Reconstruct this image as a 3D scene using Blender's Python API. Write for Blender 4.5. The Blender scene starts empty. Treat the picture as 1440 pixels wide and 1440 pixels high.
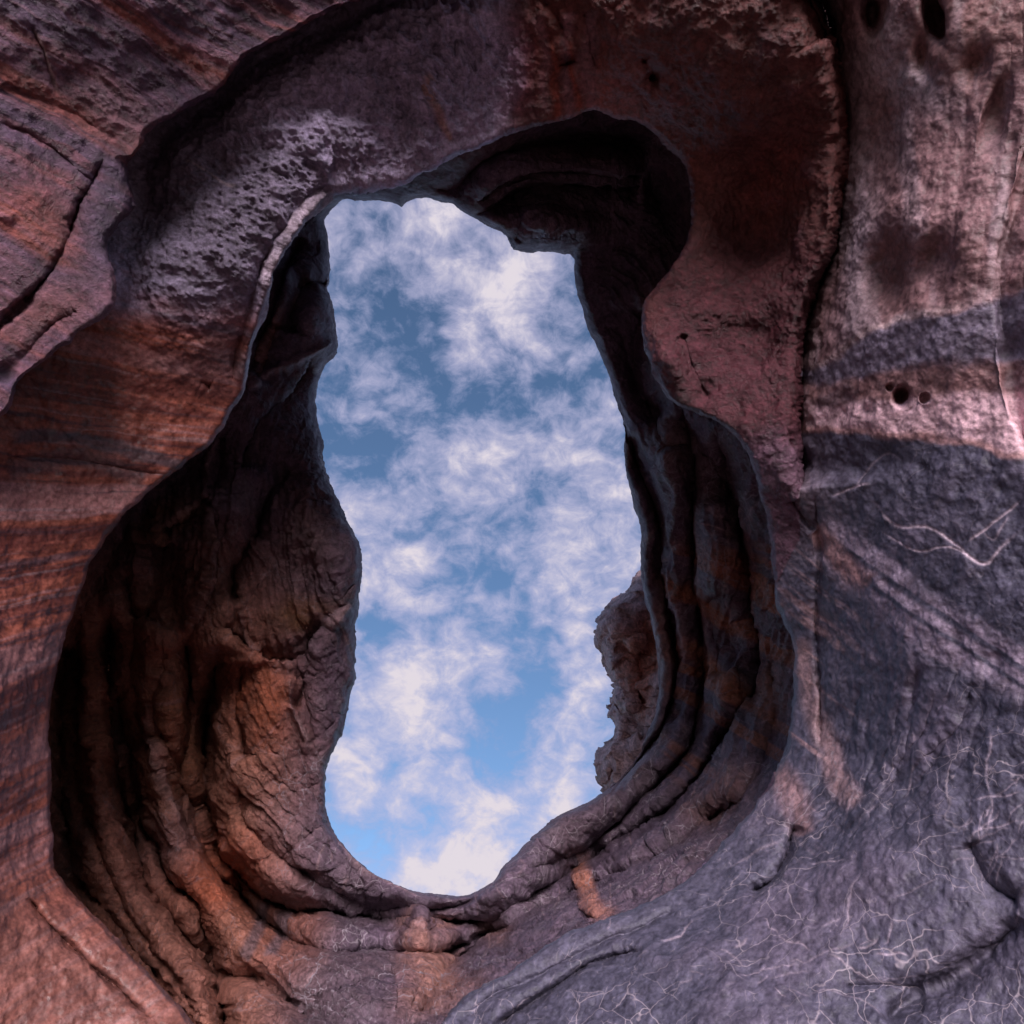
import bpy, math
import numpy as np
from mathutils import Matrix, Vector
C = bpy.context.scene.collection
F32 = np.float32
# ------------------------------------------------------------------ camera
PITCH = math.radians(41)
TAN = 0.65                                   # half-width of the view at 1 m
cam = bpy.data.cameras.new("camera"); camo = bpy.data.objects.new("camera", cam); C.objects.link(camo)
cam.sensor_width = 36; cam.lens = 18 / TAN; cam.clip_start = .05; cam.clip_end = 5000
camo.location = (0, 0, 1.6); camo.rotation_euler = (math.pi/2 + PITCH, 0, 0)
bpy.context.scene.camera = camo
# ------------------------------------------------------------------ sky and sun
SUN_EL, SUN_AZ = math.radians(7), math.radians(175)      # azimuth from +Y, clockwise
sc = bpy.context.scene
w = bpy.data.worlds.new("World"); sc.world = w; w.use_nodes = True
nt = w.node_tree; nt.nodes.clear()
def N(t, **k):
    n = nt.nodes.new(t)
    for a, b in k.items(): setattr(n, a, b)
    return n
def L(a, b): nt.links.new(a, b)
def math_(op, a, b=None, clamp=False):
    n = N('ShaderNodeMath', operation=op); n.use_clamp = clamp
    for i, v in enumerate((a, b)):
        if v is None: continue
        if isinstance(v, (int, float)): n.inputs[i].default_value = v
        else: L(v, n.inputs[i])
    return n.outputs[0]
sky = N('ShaderNodeTexSky', sky_type='NISHITA'); sky.sun_disc = False
sky.sun_elevation = SUN_EL; sky.sun_rotation = SUN_AZ; sky.altitude = 1300; sky.air_density = .75; sky.dust_density = .1
tc = N('ShaderNodeTexCoord')
# clouds live on a flat layer overhead: direction / height
CP, SP = math.cos(PITCH), math.sin(PITCH)
def sky_dir(px, py):
    x = (px-720)/720*TAN; y = -(py-720)/720*TAN
    v = Vector((x, CP - y*SP, SP + y*CP)); v.normalize(); return v
def noise(scale, detail, rough, vec, dist=0.0, lac=2.0):
    n = N('ShaderNodeTexNoise'); n.inputs['Scale'].default_value = scale; n.inputs['Detail'].default_value = detail
    n.inputs['Roughness'].default_value = rough; n.inputs['Distortion'].default_value = dist; n.inputs['Lacunarity'].default_value = lac
    L(vec, n.inputs['Vector']); return n.outputs['Fac']
mp = N('ShaderNodeMapping'); L(tc.outputs['Generated'], mp.inputs['Vector']); mp.inputs['Location'].default_value = (3.1, 1.7, .4)
mp.inputs['Scale'].default_value = (1.0, 1.0, 1.35)
wn = N('ShaderNodeTexNoise'); wn.inputs['Scale'].default_value = 5; wn.inputs['Detail'].default_value = 3; L(tc.outputs['Generated'], wn.inputs['Vector'])
ws = N('ShaderNodeVectorMath', operation='SUBTRACT'); L(wn.outputs['Color'], ws.inputs[0]); ws.inputs[1].default_value = (.5, .5, .5)
wm = N('ShaderNodeVectorMath', operation='SCALE'); L(ws.outputs[0], wm.inputs[0]); wm.inputs['Scale'].default_value = .11
wa = N('ShaderNodeVectorMath', operation='ADD'); L(tc.outputs['Generated'], wa.inputs[0]); L(wm.outputs[0], wa.inputs[1])
acc = math_('MULTIPLY', noise(13, 10, .60, mp.outputs[0], .35), 1.25)
acc = math_('ADD', acc, math_('MULTIPLY', noise(34, 8, .62, mp.outputs[0], .6), .62))
# (px, py, radius, amount): cloud banks (+) and blue gaps (-) seen through the opening
BANKS = [(690,395,85,.34),(600,330,60,.22),(500,340,45,.14),(640,640,110,.16),(790,620,80,.16),(560,430,45,-.10),(590,440,50,-.14),
 (610,545,70,-.20),(500,620,60,-.10),(800,420,40,-.06),(690,300,45,-.28),(790,530,35,-.16),(520,660,50,-.14),(560,800,80,.26),(800,760,70,.18),
 (600,750,60,-.20),(540,875,50,-.30),(700,830,50,-.14),(560,950,90,.34),(700,920,60,.16),(820,860,60,.14),(760,980,70,-.14),(700,1060,70,-.18),
 (810,1030,45,.22),(600,1080,50,.02),(700,1130,50,.14),(540,1180,50,-.12),(620,1180,60,.06),(660,1240,90,.42),(560,1245,30,.2),(870,690,50,.04),(480,1080,60,.26),(600,1080,70,.2),(760,1100,80,.2),(560,1160,60,.12),
 (860,800,40,.12),(640,480,50,.12),(750,500,50,.16),(850,980,40,.14),(800,1110,50,.14),(620,1140,50,-.14),(480,480,40,.12)]
for px, py, r, a in BANKS:
    d = sky_dir(px, py); rad = r/720*TAN*.85
    dn = N('ShaderNodeVectorMath', operation='DISTANCE'); L(wa.outputs[0], dn.inputs[0]); dn.inputs[1].default_value = d
    g = math_('EXPONENT', math_('MULTIPLY', math_('POWER', math_('DIVIDE', dn.outputs['Value'], rad), 2), -1))
    acc = math_('ADD', acc, math_('MULTIPLY', g, a*1.05))
cr = N('ShaderNodeValToRGB'); L(math_('MULTIPLY', acc, .5), cr.inputs[0]); el = cr.color_ramp.elements
el[0].position = .40; el[0].color = (0, 0, 0, 1); el[1].position = .66; el[1].color = (1, 1, 1, 1)
e = el.new(.50); e.color = (.5, .5, .5, 1)
cc = N('ShaderNodeValToRGB'); L(math_('MULTIPLY', acc, .5), cc.inputs[0]); el = cc.color_ramp.elements
el[0].position = .42; el[0].color = (.30, .34, .56, 1); el[1].position = .68; el[1].color = (.70, .64, .70, 1)
e = el.new(.54); e.color = (.47, .46, .66, 1)
CLOUD_GAIN = 6.5; SKY_STRENGTH = .08
cs = N('ShaderNodeVectorMath', operation='SCALE'); L(cc.outputs[0], cs.inputs[0]); cs.inputs['Scale'].default_value = CLOUD_GAIN
st = N('ShaderNodeVectorMath', operation='MULTIPLY'); L(sky.outputs[0], st.inputs[0]); st.inputs[1].default_value = (1.10, 1.20, 1.38)
mx = N('ShaderNodeMix', data_type='RGBA'); L(cr.outputs[0], mx.inputs[0]); L(st.outputs[0], mx.inputs[6]); L(cs.outputs[0], mx.inputs[7])
bg = N('ShaderNodeBackground'); bg.inputs[1].default_value = SKY_STRENGTH; L(mx.outputs[2], bg.inputs[0])
wo = N('ShaderNodeOutputWorld'); L(bg.outputs[0], wo.inputs[0])
sl = bpy.data.lights.new("sun", 'SUN'); sl.energy = 3.8; sl.angle = math.radians(32); sl.color = (1, .89, .90)
so = bpy.data.objects.new("sun", sl); C.objects.link(so)
sd = Vector((math.sin(SUN_AZ)*math.cos(SUN_EL), math.cos(SUN_AZ)*math.cos(SUN_EL), math.sin(SUN_EL)))
so.rotation_euler = sd.to_track_quat('Z', 'Y').to_euler()
sc.view_settings.view_transform = 'Standard'; sc.view_settings.look = 'None'; sc.view_settings.gamma = 1
sc.view_settings.exposure = 1.08
sc.cycles.max_bounces = 6; sc.cycles.diffuse_bounces = 4
# ------------------------------------------------------------------ noise
rng = np.random.RandomState(7)
PERM = rng.permutation(4096).astype(np.int32); RV = rng.uniform(-1, 1, 4096).astype(F32)
def vnoise(x, y, z):
    xi = np.floor(x).astype(np.int32); yi = np.floor(y).astype(np.int32); zi = np.floor(z).astype(np.int32)
    fx = (x-xi).astype(F32); fy = (y-yi).astype(F32); fz = (z-zi).astype(F32)
    ux = fx*fx*(3-2*fx); uy = fy*fy*(3-2*fy); uz = fz*fz*(3-2*fz)
    out = 0
    hx = [PERM[(xi+i) & 4095] for i in (0, 1)]
    for i in (0, 1):
        for j in (0, 1):
            hxy = PERM[(hx[i]+yi+j) & 4095]
            wxy = (ux if i else 1-ux)*(uy if j else 1-uy)
            a = RV[(hxy+zi*17+3) & 4095]; b = RV[(hxy+(zi+1)*17+3) & 4095]
            out = out + wxy*(a*(1-uz)+b*uz)
    return out
def fbm(x, y, z, octs=4, gain=.5, ridge=False):
    s = 0; a = 1.0; t = 0
    for o in range(octs):
        k = 2.03**o
        n = vnoise(x*k+o*13.7, y*k+o*7.3, z*k+o*3.1)
        if ridge: n = 1-2*np.abs(n)
        s = s+a*n; t += a; a *= gain
    return s/t
# ------------------------------------------------------------------ curves
def smooth_poly(P, closed=False, step=8):
    P = np.array(P, float); n = len(P); out = []
    rngi = range(n if closed else n-1)
    for i in rngi:
        if closed: a, b, c, d = P[(i-1) % n], P[i], P[(i+1) % n], P[(i+2) % n]
        else: a, b, c, d = P[max(i-1, 0)], P[i], P[i+1], P[min(i+2, n-1)]
        m = max(1, int(np.linalg.norm(c-b)/step))
        for k in range(m):
            t = k/m
            out.append(.5*((2*b)+(c-a)*t+(2*a-5*b+4*c-d)*t*t+(3*b-a-3*c+d)*t**3))
    if not closed: out.append(P[-1])
    return np.array(out)
def poly_dist(X, Y, P, closed=False):
    """distance, signed side, parameter 0..1 along the line"""
    A = P if closed else P[:-1]; B = np.roll(P, -1, 0) if closed else P[1:]
    best = np.full(X.shape, 1e9, F32); side = np.ones(X.shape, F32); par = np.zeros(X.shape, F32)
    n = len(A)
    for i, (a, b) in enumerate(zip(A, B)):
        dx, dy = F32(b[0]-a[0]), F32(b[1]-a[1]); l2 = dx*dx+dy*dy+F32(1e-9)
        ex = X-F32(a[0]); ey = Y-F32(a[1])
        t = np.clip((ex*dx+ey*dy)/l2, 0, 1)
        d = (ex-t*dx)**2+(ey-t*dy)**2
        m = d < best
        best = np.where(m, d, best); par = np.where(m, (i+t)/n, par)
        side = np.where(m, np.sign(dx*ey-dy*ex), side)
    return np.sqrt(best), side, par
def inside(X, Y, P):
    c = np.zeros(X.shape, bool); Q = np.roll(P, -1, 0)
    for (x1, y1), (x2, y2) in zip(P, Q):
        if y1 == y2: continue
        m = ((y1 > Y) != (y2 > Y)) & (X < (x2-x1)*(Y-y1)/(y2-y1)+x1)
        c ^= m
    return c
def sst(a, b, x):
    t = np.clip((x-a)/(b-a), 0, 1); return t*t*(3-2*t)
def tps(pts, X, Y):
    P = np.array(pts, float); xy = P[:, :2]/720; n = len(P)
    def U(r2): return np.where(r2 > 0, r2*np.log(r2+1e-12)*.5, 0)
    D = ((xy[:, None]-xy[None])**2).sum(-1)
    K = U(D)+np.eye(n)*2e-3; A = np.zeros((n+3, n+3)); A[:n, :n] = K; A[:n, n] = 1; A[:n, n+1:] = xy; A[n:, :n] = A[:n, n:].T
    wv = np.linalg.solve(A, np.r_[P[:, 2], 0, 0, 0])
    x = np.clip(X, -700, 2140)/720; y = np.clip(Y, -700, 2140)/720
    o = wv[n]+wv[n+1]*x+wv[n+2]*y
    for i in range(n): o = o+wv[i]*U((x-xy[i, 0])**2+(y-xy[i, 1])**2)
    return o.astype(F32)
def axis(lo, hi, f0, f1, step, grow=1.06):
    a = list(np.arange(f0, f1, step)); s = step; v = f0
    while v > lo: s = min(s*grow, 40); v -= s; a.insert(0, v)
    s = step; v = a[-1]
    while v < hi: s = min(s*grow, 40); v += s; a.append(v)
    return np.array(a, F32)
class Sheet:
    """a rock surface: distance z (m) over a grid, grooves and ledges carved in, lip rolled back"""
    def __init__(s, ax, ay, ctrl):
        s.ax, s.ay = ax, ay; s.X, s.Y = np.meshgrid(ax, ay)
        s.w = [fbm(s.X/90, s.Y/90, 0*s.X+k*9.1, 4, .55) for k in (1, 2)]
        s.h = [fbm(s.X/24, s.Y/24, 0*s.X+k*5.3, 4, .6) for k in (1, 2)]
        s.z = tps(ctrl, s.X, s.Y)
        s.fx, s.fy = s.X.copy(), s.Y.copy(); s.rock = np.ones(s.X.shape, bool)
    def _win(s, P, m):
        x0, x1 = np.searchsorted(s.ax, [P[:, 0].min()-m, P[:, 0].max()+m]); y0, y1 = np.searchsorted(s.ay, [P[:, 1].min()-m, P[:, 1].max()+m])
        return slice(y0, max(y1, y0+1)), slice(x0, max(x1, x0+1))
    def groove(s, P, h, wd, wob=5, ends=.12, sharp=1.0):
        P = smooth_poly(P); sl = s._win(P, wd*6+20)
        X = s.X[sl]+s.w[0][sl]*wob+s.h[0][sl]*wob*.7; Y = s.Y[sl]+s.w[1][sl]*wob+s.h[1][sl]*wob*.7
        d, _, t = poly_dist(X, Y, P)
        tp = sst(0, ends, t)*sst(0, ends, 1-t) if ends else 1
        s.z[sl] += (h*tp*np.exp(-(d/wd)**sharp)).astype(F32)
    def step(s, P, h, far, near=0, nw=20, wob=5, ends=.1, soft=1.6):
        """right-hand side of the line (screen, walking along it) drops back by h"""
        P = smooth_poly(P); sl = s._win(P, far*4+20)
        X = s.X[sl]+s.w[0][sl]*wob+s.h[0][sl]*wob*.7; Y = s.Y[sl]+s.w[1][sl]*wob+s.h[1][sl]*wob*.7
        d, sd_, t = poly_dist(X, Y, P)
        tp = sst(0, ends, t)*sst(0, ends, 1-t); sg = d*sd_
        # the open ends of the line must not leave a hard cut
        k = sst(-soft, soft, sg)
        s.z[sl] += (tp*h*k*np.exp(-d/far)-tp*near*(1-k)*np.exp(-d/nw)).astype(F32)
    def rib(s, P, h, wob=5, ends=.1):
        s.groove(P, h*.7, 5, wob, ends); s.groove(P, h*.6, 13, wob, ends); s.groove(P, h*.45, 32, wob, ends)
    def blob(s, x, y, rx, ry, h, rot=0, p=1.0):
        c, n = math.cos(math.radians(rot)), math.sin(math.radians(rot))
        sl = s._win(np.array([[x, y]]), max(rx, ry)*3.2)
        X = s.X[sl]-x+s.w[0][sl]*rx*.12; Y = s.Y[sl]-y+s.w[1][sl]*ry*.12
        q = ((X*c+Y*n)/rx)**2+((-X*n+Y*c)/ry)**2
        s.z[sl] += (h*np.exp(-q**p)).astype(F32)
    def lip(s, P, R, Rz, back, closed=True, wob=4, keep=90, fine=4):
        """P: closed outline of the void; the rock rolls back around it"""
        P = smooth_poly(P, closed)
        Xw = s.X+s.w[0]*wob+s.h[0]*fine; Yw = s.Y+s.w[1]*wob+s.h[1]*fine
        d, _, _ = poly_dist(Xw, Yw, P, closed); ins = inside(Xw, Yw, P)
        sg = np.where(ins, -d, d).astype(F32); s.sig = sg
        k = sg.copy()
        for _ in range(2):
            k[1:-1, 1:-1] = (k[1:-1, 1:-1]*2+k[:-2, 1:-1]+k[2:, 1:-1]+k[1:-1, :-2]+k[1:-1, 2:])/6
        gy, gx = np.gradient(k, s.ay, s.ax); gl = np.sqrt(gx*gx+gy*gy)+1e-5; gx /= gl; gy /= gl
        a = R-sg; ph = np.clip(a/R, 0, math.pi/2)
        lat = np.where(a < 0, sg, np.where(a < R*math.pi/2, R*(1-np.sin(ph)), (a-R*math.pi/2)*.8))
        dz = np.where(a < 0, 0, np.where(a < R*math.pi/2, Rz*(1-np.cos(ph)), Rz+(a-R*math.pi/2)*back))
        mv = np.clip(lat-sg, 0, None)
        s.fx += (gx*mv).astype(F32); s.fy += (gy*mv).astype(F32); s.z += dz.astype(F32)
        s.rock &= sg > -keep
    def points(s):
        z = s.z; x = (s.fx-720)/720*TAN*z; y = -(s.fy-720)/720*TAN*z
        # camera frame -> world (x right, y up, z forward)
        return np.stack([x, z*CP-y*SP, 1.6+z*SP+y*CP], -1).astype(F32)
    def normals(s, P):
        du = np.gradient(P, axis=1); dv = np.gradient(P, axis=0)
        n = np.cross(du, dv)
        for _ in range(8): n[1:-1, 1:-1] = (n[1:-1, 1:-1]+n[:-2, 1:-1]+n[2:, 1:-1]+n[1:-1, :-2]+n[1:-1, 2:])/5
        n /= np.linalg.norm(n, axis=-1, keepdims=True)+1e-9
        v = P-np.array([0, 0, 1.6], F32); flip = (du[..., 0] > 0)
        return n.astype(F32)
def mesh_from(name, P, col, rough, facemask, mat, parent=None, vein=None):
    lum = col.mean(-1, keepdims=True); col = np.clip((lum+(col-lum)*1.22)*np.array([1.03, .965, 1.0], F32), .008, .8).astype(F32)
    h, w_ = P.shape[:2]; idx = np.arange(h*w_).reshape(h, w_)
    q = np.stack([idx[:-1, :-1], idx[1:, :-1], idx[1:, 1:], idx[:-1, 1:]], -1)[facemask].reshape(-1, 4)
    used, inv = np.unique(q, return_inverse=True); q = inv.reshape(-1, 4).astype(np.int32)
    v = P.reshape(-1, 3)[used]
    me = bpy.data.meshes.new(name); me.vertices.add(len(v)); me.vertices.foreach_set('co', v.ravel())
    me.loops.add(q.size); me.loops.foreach_set('vertex_index', q.ravel())
    me.polygons.add(len(q)); me.polygons.foreach_set('loop_start', np.arange(0, q.size, 4, dtype=np.int32))
    me.update(calc_edges=True)
    me.polygons.foreach_set('use_smooth', np.ones(len(q), bool))
    ca = me.attributes.new('stone', 'FLOAT_COLOR', 'POINT')
    c4 = np.ones((len(v), 4), F32); c4[:, :3] = col.reshape(-1, 3)[used]; c4[:, 3] = rough.reshape(-1)[used]
    ca.data.foreach_set('color', c4.ravel())
    va = me.attributes.new('veins', 'FLOAT', 'POINT'); va.data.foreach_set('value', (np.zeros(len(v), F32) if vein is None else vein.reshape(-1)[used].astype(F32)))
    me.materials.append(mat); me.validate()
    o = bpy.data.objects.new(name, me); C.objects.link(o)
    if parent: o.parent = parent
    return o
def tag(o, label=None, cat=None, group=None, kind=None):
    for k, v in (('label', label), ('category', cat), ('group', group), ('kind', kind)):
        if v: o[k] = v
    return o
# ------------------------------------------------------------------ stone material
def stone(name, bump=.5, scale=1.0, rough=.72):
    m = bpy.data.materials.new(name); m.use_nodes = True; t = m.node_tree; t.nodes.clear()
    def n(ty, **k):
        q = t.nodes.new(ty)
        for a, b in k.items(): setattr(q, a, b)
        return q
    l = t.links.new
    at = n('ShaderNodeAttribute', attribute_name='stone'); tc = n('ShaderNodeTexCoord')
    def nz(sc_, de, ro, di=0):
        q = n('ShaderNodeTexNoise'); q.inputs['Scale'].default_value = sc_*scale; q.inputs['Detail'].default_value = de
        q.inputs['Roughness'].default_value = ro; q.inputs['Distortion'].default_value = di; l(tc.outputs['Object'], q.inputs['Vector']); return q
    g1 = nz(28, 8, .7); g2 = nz(7, 8, .65, .6); g3 = nz(120, 4, .6)
    mr = n('ShaderNodeMapRange'); l(g1.outputs['Fac'], mr.inputs[0]); mr.inputs[1].default_value = .3; mr.inputs[2].default_value = .7; mr.inputs[3].default_value = .45; mr.inputs[4].default_value = 1.5
    mr2 = n('ShaderNodeMapRange'); l(g2.outputs['Fac'], mr2.inputs[0]); mr2.inputs[1].default_value = .3; mr2.inputs[2].default_value = .7; mr2.inputs[3].default_value = .6; mr2.inputs[4].default_value = 1.4
    mm = n('ShaderNodeMath', operation='MULTIPLY'); l(mr.outputs[0], mm.inputs[0]); l(mr2.outputs[0], mm.inputs[1])
    sc_ = n('ShaderNodeVectorMath', operation='SCALE'); l(at.outputs['Color'], sc_.inputs[0]); l(mm.outputs[0], sc_.inputs['Scale'])
    # cracks
    vo = n('ShaderNodeTexVoronoi', feature='DISTANCE_TO_EDGE'); vo.inputs['Scale'].default_value = 5*scale
    wv = n('ShaderNodeVectorMath', operation='MULTIPLY_ADD'); l(g2.outputs['Color'], wv.inputs[0]); wv.inputs[1].default_value = (.35, .35, .35); l(tc.outputs['Object'], wv.inputs[2])
    l(wv.outputs[0], vo.inputs['Vector'])
    cm = n('ShaderNodeMapRange'); l(vo.outputs['Distance'], cm.inputs[0]); cm.inputs[1].default_value = 0; cm.inputs[2].default_value = .03
    ha = n('ShaderNodeMath', operation='MULTIPLY_ADD'); l(g1.outputs['Fac'], ha.inputs[0]); ha.inputs[1].default_value = .55; l(g2.outputs['Fac'], ha.inputs[2])
    hb = n('ShaderNodeMath', operation='MULTIPLY_ADD'); l(g3.outputs['Fac'], hb.inputs[0]); hb.inputs[1].default_value = .16; l(ha.outputs[0], hb.inputs[2])
    hc = n('ShaderNodeMath', operation='MULTIPLY_ADD'); l(cm.outputs[0], hc.inputs[0]); hc.inputs[1].default_value = .10; l(hb.outputs[0], hc.inputs[2])
    bs = n('ShaderNodeMath', operation='MULTIPLY'); l(at.outputs['Alpha'], bs.inputs[0]); bs.inputs[1].default_value = bump
    mk = nz(1.6, 4, .6, .3); vs = []
    for sc2, wd_, lo in ((1.5, .008, .44), (3.8, .013, .46), (7.0, .014, .52)):
        v2 = n('ShaderNodeTexVoronoi', feature='DISTANCE_TO_EDGE'); v2.inputs['Scale'].default_value = sc2*scale
        w2 = n('ShaderNodeVectorMath', operation='MULTIPLY_ADD'); l(mk.outputs['Color'], w2.inputs[0]); w2.inputs[1].default_value = (.55/sc2**.5,)*3; l(tc.outputs['Object'], w2.inputs[2]); l(w2.outputs[0], v2.inputs['Vector'])
        r2 = n('ShaderNodeMapRange'); l(v2.outputs['Distance'], r2.inputs[0]); r2.inputs[1].default_value = 0; r2.inputs[2].default_value = wd_; r2.inputs[3].default_value = 1; r2.inputs[4].default_value = 0
        r3 = n('ShaderNodeMapRange'); l((mk if sc2 < 5 else g2).outputs['Fac'], r3.inputs[0]); r3.inputs[1].default_value = lo; r3.inputs[2].default_value = lo+.10
        pm = n('ShaderNodeMath', operation='MULTIPLY'); l(r2.outputs[0], pm.inputs[0]); l(r3.outputs[0], pm.inputs[1]); vs.append(pm)
    va = n('ShaderNodeMath', operation='MAXIMUM'); l(vs[0].outputs[0], va.inputs[0]); l(vs[1].outputs[0], va.inputs[1])
    vb = n('ShaderNodeMath', operation='MAXIMUM'); l(va.outputs[0], vb.inputs[0]); l(vs[2].outputs[0], vb.inputs[1])
    av = n('ShaderNodeAttribute', attribute_name='veins'); vc = n('ShaderNodeMath', operation='MULTIPLY'); l(vb.outputs[0], vc.inputs[0]); l(av.outputs['Fac'], vc.inputs[1])
    cx = n('ShaderNodeMix', data_type='RGBA'); l(vc.outputs[0], cx.inputs[0]); l(sc_.outputs[0], cx.inputs[6]); cx.inputs[7].default_value = (.28, .23, .27, 1)
    bu = n('ShaderNodeBump'); bu.inputs['Distance'].default_value = .06; l(bs.outputs[0], bu.inputs['Strength']); l(hc.outputs[0], bu.inputs['Height'])
    p = n('ShaderNodeBsdfPrincipled'); l(cx.outputs[2], p.inputs['Base Color']); mr3 = n('ShaderNodeMapRange'); l(g2.outputs['Fac'], mr3.inputs[0]); mr3.inputs[1].default_value = .3; mr3.inputs[2].default_value = .7; mr3.inputs[3].default_value = .26; mr3.inputs[4].default_value = .72; l(mr3.outputs[0], p.inputs['Roughness'])
    p.inputs['Specular IOR Level'].default_value = .38; l(bu.outputs[0], p.inputs['Normal'])
    o = n('ShaderNodeOutputMaterial'); l(p.outputs[0], o.inputs[0]); return m
M_near = stone('near_stone', 1.25); M_far = stone('far_stone', 1.2, .8)
# ------------------------------------------------------------------ outlines
HOLE = [(456,309),(469,291),(486,280),(512,282),(539,283),(554,285),(564,291),(572,284),(586,279),(602,279),(621,284),(636,286),(655,300),
 (677,311),(700,322),(715,332),(723,349),(734,351),(760,350),(782,354),(794,359),(806,357),(809,382),(812,412),(818,435),(831,472),(846,506),
 (861,544),(872,577),(881,602),(879,645),(884,679),(895,712),(902,742),(904,780),(905,800),(912,850),(924,900),(930,950),(924,1000),(908,1045),(880,1085),
 (846,1120),(797,1146),(760,1172),(734,1199),(711,1221),(692,1244),(662,1259),(640,1261),(617,1257),(587,1255),(561,1247),(531,1232),(509,1219),
 (486,1197),(467,1172),(456,1146),(454,1109),(460,1071),(475,1041),(484,1015),(488,981),(498,951),(496,917),(499,872),(503,827),(507,790),(501,761),
 (486,735),(464,690),(451,649),(449,619),(443,577),(445,551),(456,514),(473,495),(471,457),(466,424),(458,405),(464,397),(462,367),(464,360),(458,326)]
EDGE_N = [(270,1440),(235,1400),(190,1350),(150,1305),(95,1240),(75,1200),(72,1080),(70,1000),(85,920),(108,840),(140,770),(190,710),(250,660),(295,618),
 (325,575),(343,542),(352,490),(368,440),(384,385),(405,340),(432,302),(470,268),(515,262),(560,258),(605,235),(640,217),(690,197),(740,180),(790,167),(838,155),(862,166),(893,166),(930,195),
 (962,230),(972,280),(968,340),(945,372),(912,415),(904,450),(906,490),(925,535),(950,568),(990,582),(1030,608),(1056,640),(1072,690),(1082,760),(1092,850),(1118,905),
 (1114,980),(1100,1060),(1068,1130),(1010,1195),(960,1240),(880,1282),(800,1310),(735,1350),(660,1402),(620,1440),(590,1500),(520,1590),(420,1620),(330,1540)]
EDGE_D = [(-900,760),(-400,700),(-120,655),(0,588),(28,540),(62,508),(110,466),(152,434),(160,400),(146,350),(160,318),(186,290),(183,235),(205,200),(215,180),(300,128),(345,85),(400,52),
 (470,18),(560,-20),(700,-70),(900,-300),(1000,-900)]
# ------------------------------------------------------------------ far shaft around the opening
def mix(c, m, col):
    return c*(1-m[..., None])+np.array(col, F32)*m[..., None]
STEP = 1.5
ax = axis(-60, 1260, 30, 1200, STEP); ay = axis(60, 1800, 110, 1475, STEP)
FC = [(130,800,9.0),(70,1000,8.8),(90,1200,8.0),(200,1350,6.9),(350,1440,6.2),(500,1400,6.9),(600,1330,7.7),(640,1261,9.0),(455,1120,9.6),(499,872,10.0),
 (506,780,9.7),(443,577,10.6),(462,367,10.9),(486,280,10.4),(586,279,8.8),(723,349,8.9),(806,357,9.8),(881,602,10.5),(904,780,10.9),(925,950,10.8),(870,1095,10.2),
 (734,1199,9.4),(950,650,9.2),(1000,800,9.0),(1080,850,8.7),(1060,950,8.6),(1050,1080,8.0),(950,1190,7.5),(800,1265,7.4),(700,1340,6.9),(960,250,8.6),(880,300,8.9),
 (880,450,9.8),(800,200,7.9),(640,240,7.9),(500,265,8.8),(420,400,9.6),(380,560,9.4),(330,640,9.1),(300,760,9.0),(250,900,9.0),(200,1060,8.7),(300,1120,8.9),(300,1260,7.9),(390,1000,9.2),(420,1240,8.6),(500,1310,7.8)]
FC = [(a, b, 8.2+(z-8.2)*.75) for a, b, z in FC]
F = Sheet(ax, ay, FC)
C1 = [(158,850),(153,948),(153,1012),(165,1092),(185,1171),(200,1235),(222,1268),(255,1315),(295,1365),(318,1430),(330,1500)]
C2 = [(170,960),(178,1020),(188,1060),(198,1120),(204,1160),(226,1197),(240,1238),(275,1266),(292,1320),(320,1365),(370,1380),(410,1410),(440,1460)]
C2b = [(264,880),(264,999),(252,1091),(268,1140),(290,1203),(312,1235),(350,1275),(400,1320),(440,1345)]
C3 = [(312,900),(303,954),(290,1018),(287,1108),(300,1155),(309,1197),(338,1229),(367,1258),(405,1277),(450,1284),(500,1290),(550,1293),(590,1288)]
C4 = [(415,960),(418,1030),(437,1110),(462,1165),(490,1215),(525,1250)]
F.rib(C1, 1.7, 3); F.rib(C2, 1.3, 3); F.rib(C2b, .8, 3); F.rib(C3, 1.9, 4)
F.rib([(590,1288),(640,1300),(690,1290),(740,1262),(800,1225),(860,1185)], .6)
F.groove(C4, .08, 5)
F.groove([(95,900),(82,1000),(88,1150),(110,1230),(170,1310),(240,1400),(290,1470)], 1.3, 22, ends=.05); F.groove([(330,590),(280,650),(215,712),(160,780),(110,880),(84,1000),(84,1120),(95,1230),(165,1320),(240,1420)], .7, 36, ends=.08, sharp=1.5)
F.groove([(110,880),(120,1000),(112,1100),(125,1180)], .35, 8)
F.step([(296,720),(300,763),(296,811),(282,850),(266,890),(258,930)][::-1], .35, 25, .12, 14)   # bony column
F.groove([(180,800),(190,880),(196,960),(205,1020),(215,1060)], .6, 16)
F.groove([(230,760),(225,820),(205,880)], .7, 20)
F.step([(470,876),(440,908),(425,928),(372,924),(330,900),(305,880)], .55, 32, .15, 30, ends=.15)   # block overhanging the red panel
F.groove([(420,925),(424,965),(415,1000)], .3, 6)
F.groove([(440,910),(430,960),(433,1000),(440,1050)], .15, 9)
F.step([(437,505),(395,552),(360,584),(345,620),(336,660)][::-1], .4, 28, .1, 12)
F.groove([(418,660),(392,684),(372,712),(360,750),(338,796),(320,850)], .6, 10)
F.groove([(386,450),(372,500),(356,535)], .35, 12)
F.groove([(425,330),(400,390),(378,450),(362,490),(350,530)], .45, 8)
F.groove([(440,395),(415,425),(405,470)], .35, 14, sharp=1.4)
F.groove([(463,400),(440,398),(415,405)], .3, 5)
F.groove([(300,600),(312,640),(302,690)], .25, 7)
F.groove([(220,752),(262,735),(296,700)], .45, 10)
F.blob(445,445,28,45,-.28, 20); F.blob(470,790,40,80,-.35, -10); F.blob(400,800,60,50,.25); F.blob(375,990,38,60,-.22)
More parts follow.
